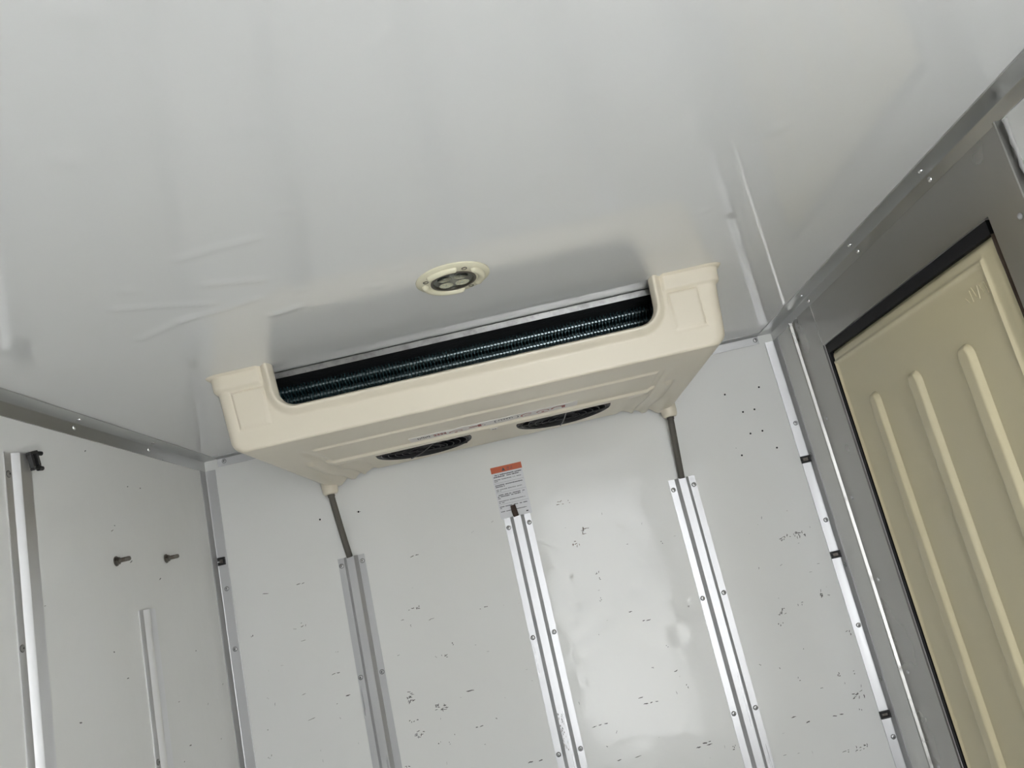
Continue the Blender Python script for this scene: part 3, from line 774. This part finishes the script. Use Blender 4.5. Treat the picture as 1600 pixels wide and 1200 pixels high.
m.build('bezel', M['bezel'], Lm, smooth=50)
m = MB(); m.lathe([(.0345, -.0012), (.0345, -.0016), (.0, -.0016)], (LX, LY, 0), 'z', 48); m.build('reflector_plate', M['reflect_base'], Lm, smooth=30)
for (ax_, ay_) in [(-.0135, -.0135), (.0135, -.0135), (-.0135, .0135), (.0135, .0135)]:
    m = MB(); m.lathe([(.0122, -.0058), (.0118, -.0060), (.0112, -.0052), (.0085, -.0030), (.0050, -.0020)], (LX+ax_, LY+ay_, 0), 'z', 28)
    cup = m.build('led_cup', M['chrome'], Lm, smooth=50)
    m = MB(); m.lathe([(.0055, -.0020), (.0053, -.0036), (.0042, -.0050), (.0022, -.0058), (.0, -.0060)], (LX+ax_, LY+ay_, 0), 'z', 20)
    m.build('led_lens', M['led'], cup, smooth=70)
m = MB(); m.lathe([(.0346, -.0066), (.0335, -.0074), (.024, -.0082), (.012, -.0086), (.0, -.0087)], (LX, LY, 0), 'z', 48); m.v += []
m.build('lens', M['glass'], Lm, smooth=60)

# ------------------------------------------------------------------ two bolts through the left wall
for (y, z, lab) in [(-.528, -.284, 'bolt sticking out of the left wall, the one farther from the front corner'),
                    (-.299, -.2765, 'bolt sticking out of the left wall, the one nearer the front corner')]:
    B_ = empty('wall_bolt', (0, y, z)); tag(B_, lab, 'bolt', 'bolts on the left wall')
    m = MB(); r_ = .0050; prof = [(r_, 0.001)]
    for i in range(14): prof += [(r_, .003+.0019*i), (r_*.86, .003+.0019*i+.00095)]
    prof += [(r_*.9, .0300), (r_*.6, .0312)]
    m.lathe(prof, (0, y, z), 'x', 14); m.build('threaded_shank', M['bolt'], B_, smooth=30)
    m = MB(); m.lathe([(.0105, .0005), (.0105, .0022), (.0100, .0026)], (0, y, z), 'x', 20); m.lathe([(.0085, .0026), (.0085, .0072), (.0075, .0080)], (0, y, z), 'x', 6)
    m.build('nut', M['bolt'], B_)

# ------------------------------------------------------------------ black cable clips
def clip(wall, c, z, label, w=.026, h=.021, kind='frame', base=.0029, tilt=0.0):
    """small open black frame on a backing foot"""
    if wall == 'front': o = empty('cable_clip', (c, -base, z)); fn = lambda u, v, d: (c+u, -base-d, z+v)
    else: o = empty('cable_clip', (base, c, z)); fn = lambda u, v, d: (base+d, c+u, z+v)
    tag(o, label, 'clip', 'black cable clips')
    ct, st_ = cos(tilt), sin(tilt)
    def bx(m, u0, u1, v0, v1, d0, d1):
        vs = [fn(u*ct-v*st_, u*st_+v*ct, d) for d in (d0, d1) for u, v in ((u0, v0), (u1, v0), (u1, v1), (u0, v1))]
        m.add(vs, [(0, 1, 2, 3), (4, 5, 6, 7), (0, 1, 5, 4), (1, 2, 6, 5), (2, 3, 7, 6), (3, 0, 4, 7)])
    t = .0052; m = MB()
    bx(m, -w/2, w/2, h/2-t, h/2, 0, .0085); bx(m, -w/2, w/2, -h/2, -h/2+t, 0, .0085)
    bx(m, w/2-t, w/2, -h/2+t, h/2-t, 0, .0085)
    if kind == 'frame': bx(m, -w/2, -w/2+t, -h/2+t, h/2-t, 0, .0085)
    elif kind == 'hook':
        bx(m, -w/2, -w/2+t*1.5, -h/2+t, h/2-t, 0, .0085)
    else: bx(m, -w/2, -w/2+t*.8, -h/2+t, -h/2+t*1.6, 0, .0085); bx(m, -w/2, -w/2+t*.8, h/2-t*1.9, h/2-t, 0, .0085)
    m.build('clip_body', M['black'], o, bevel=.0012)
    m = MB(); bx(m, -w/2+t*.5, w/2-t*.5, -h/2+.001, h/2-.001, 0, .0012); m.build('clip_foot', M['black' if kind == 'hook' else 'bolt'], o)
    if kind == 'hook':
        m = MB()
        for v in (h/2-t*.5, -h/2+t*.5):
            m.tube([fn(w/2-.004, v, .005), fn(w/2+.008, v+(.001 if v > 0 else .002), .006)], .0042, 8)
        m.build('prong', M['black'], o, smooth=50)
    return o
clip('front', .0165, -.285, 'black open cable clip on the left front corner trim', .020, .021, 'open')
clip('front', W-.0165, -.3695, 'black cable clip on the right front corner trim, uppermost of three', .026, .019)
clip('front', W-.0155, -.6305, 'black cable clip on the right front corner trim, middle of three', .026, .018)
clip('front', W-.0165, -1.0385, 'black cable clip on the right front corner trim, lowest of three', .026, .018)
clip('left', -.806, -.1075, 'black hooked cable clip at the top of the tall left wall rail', .024, .034, 'hook', base=.0129, tilt=.3)
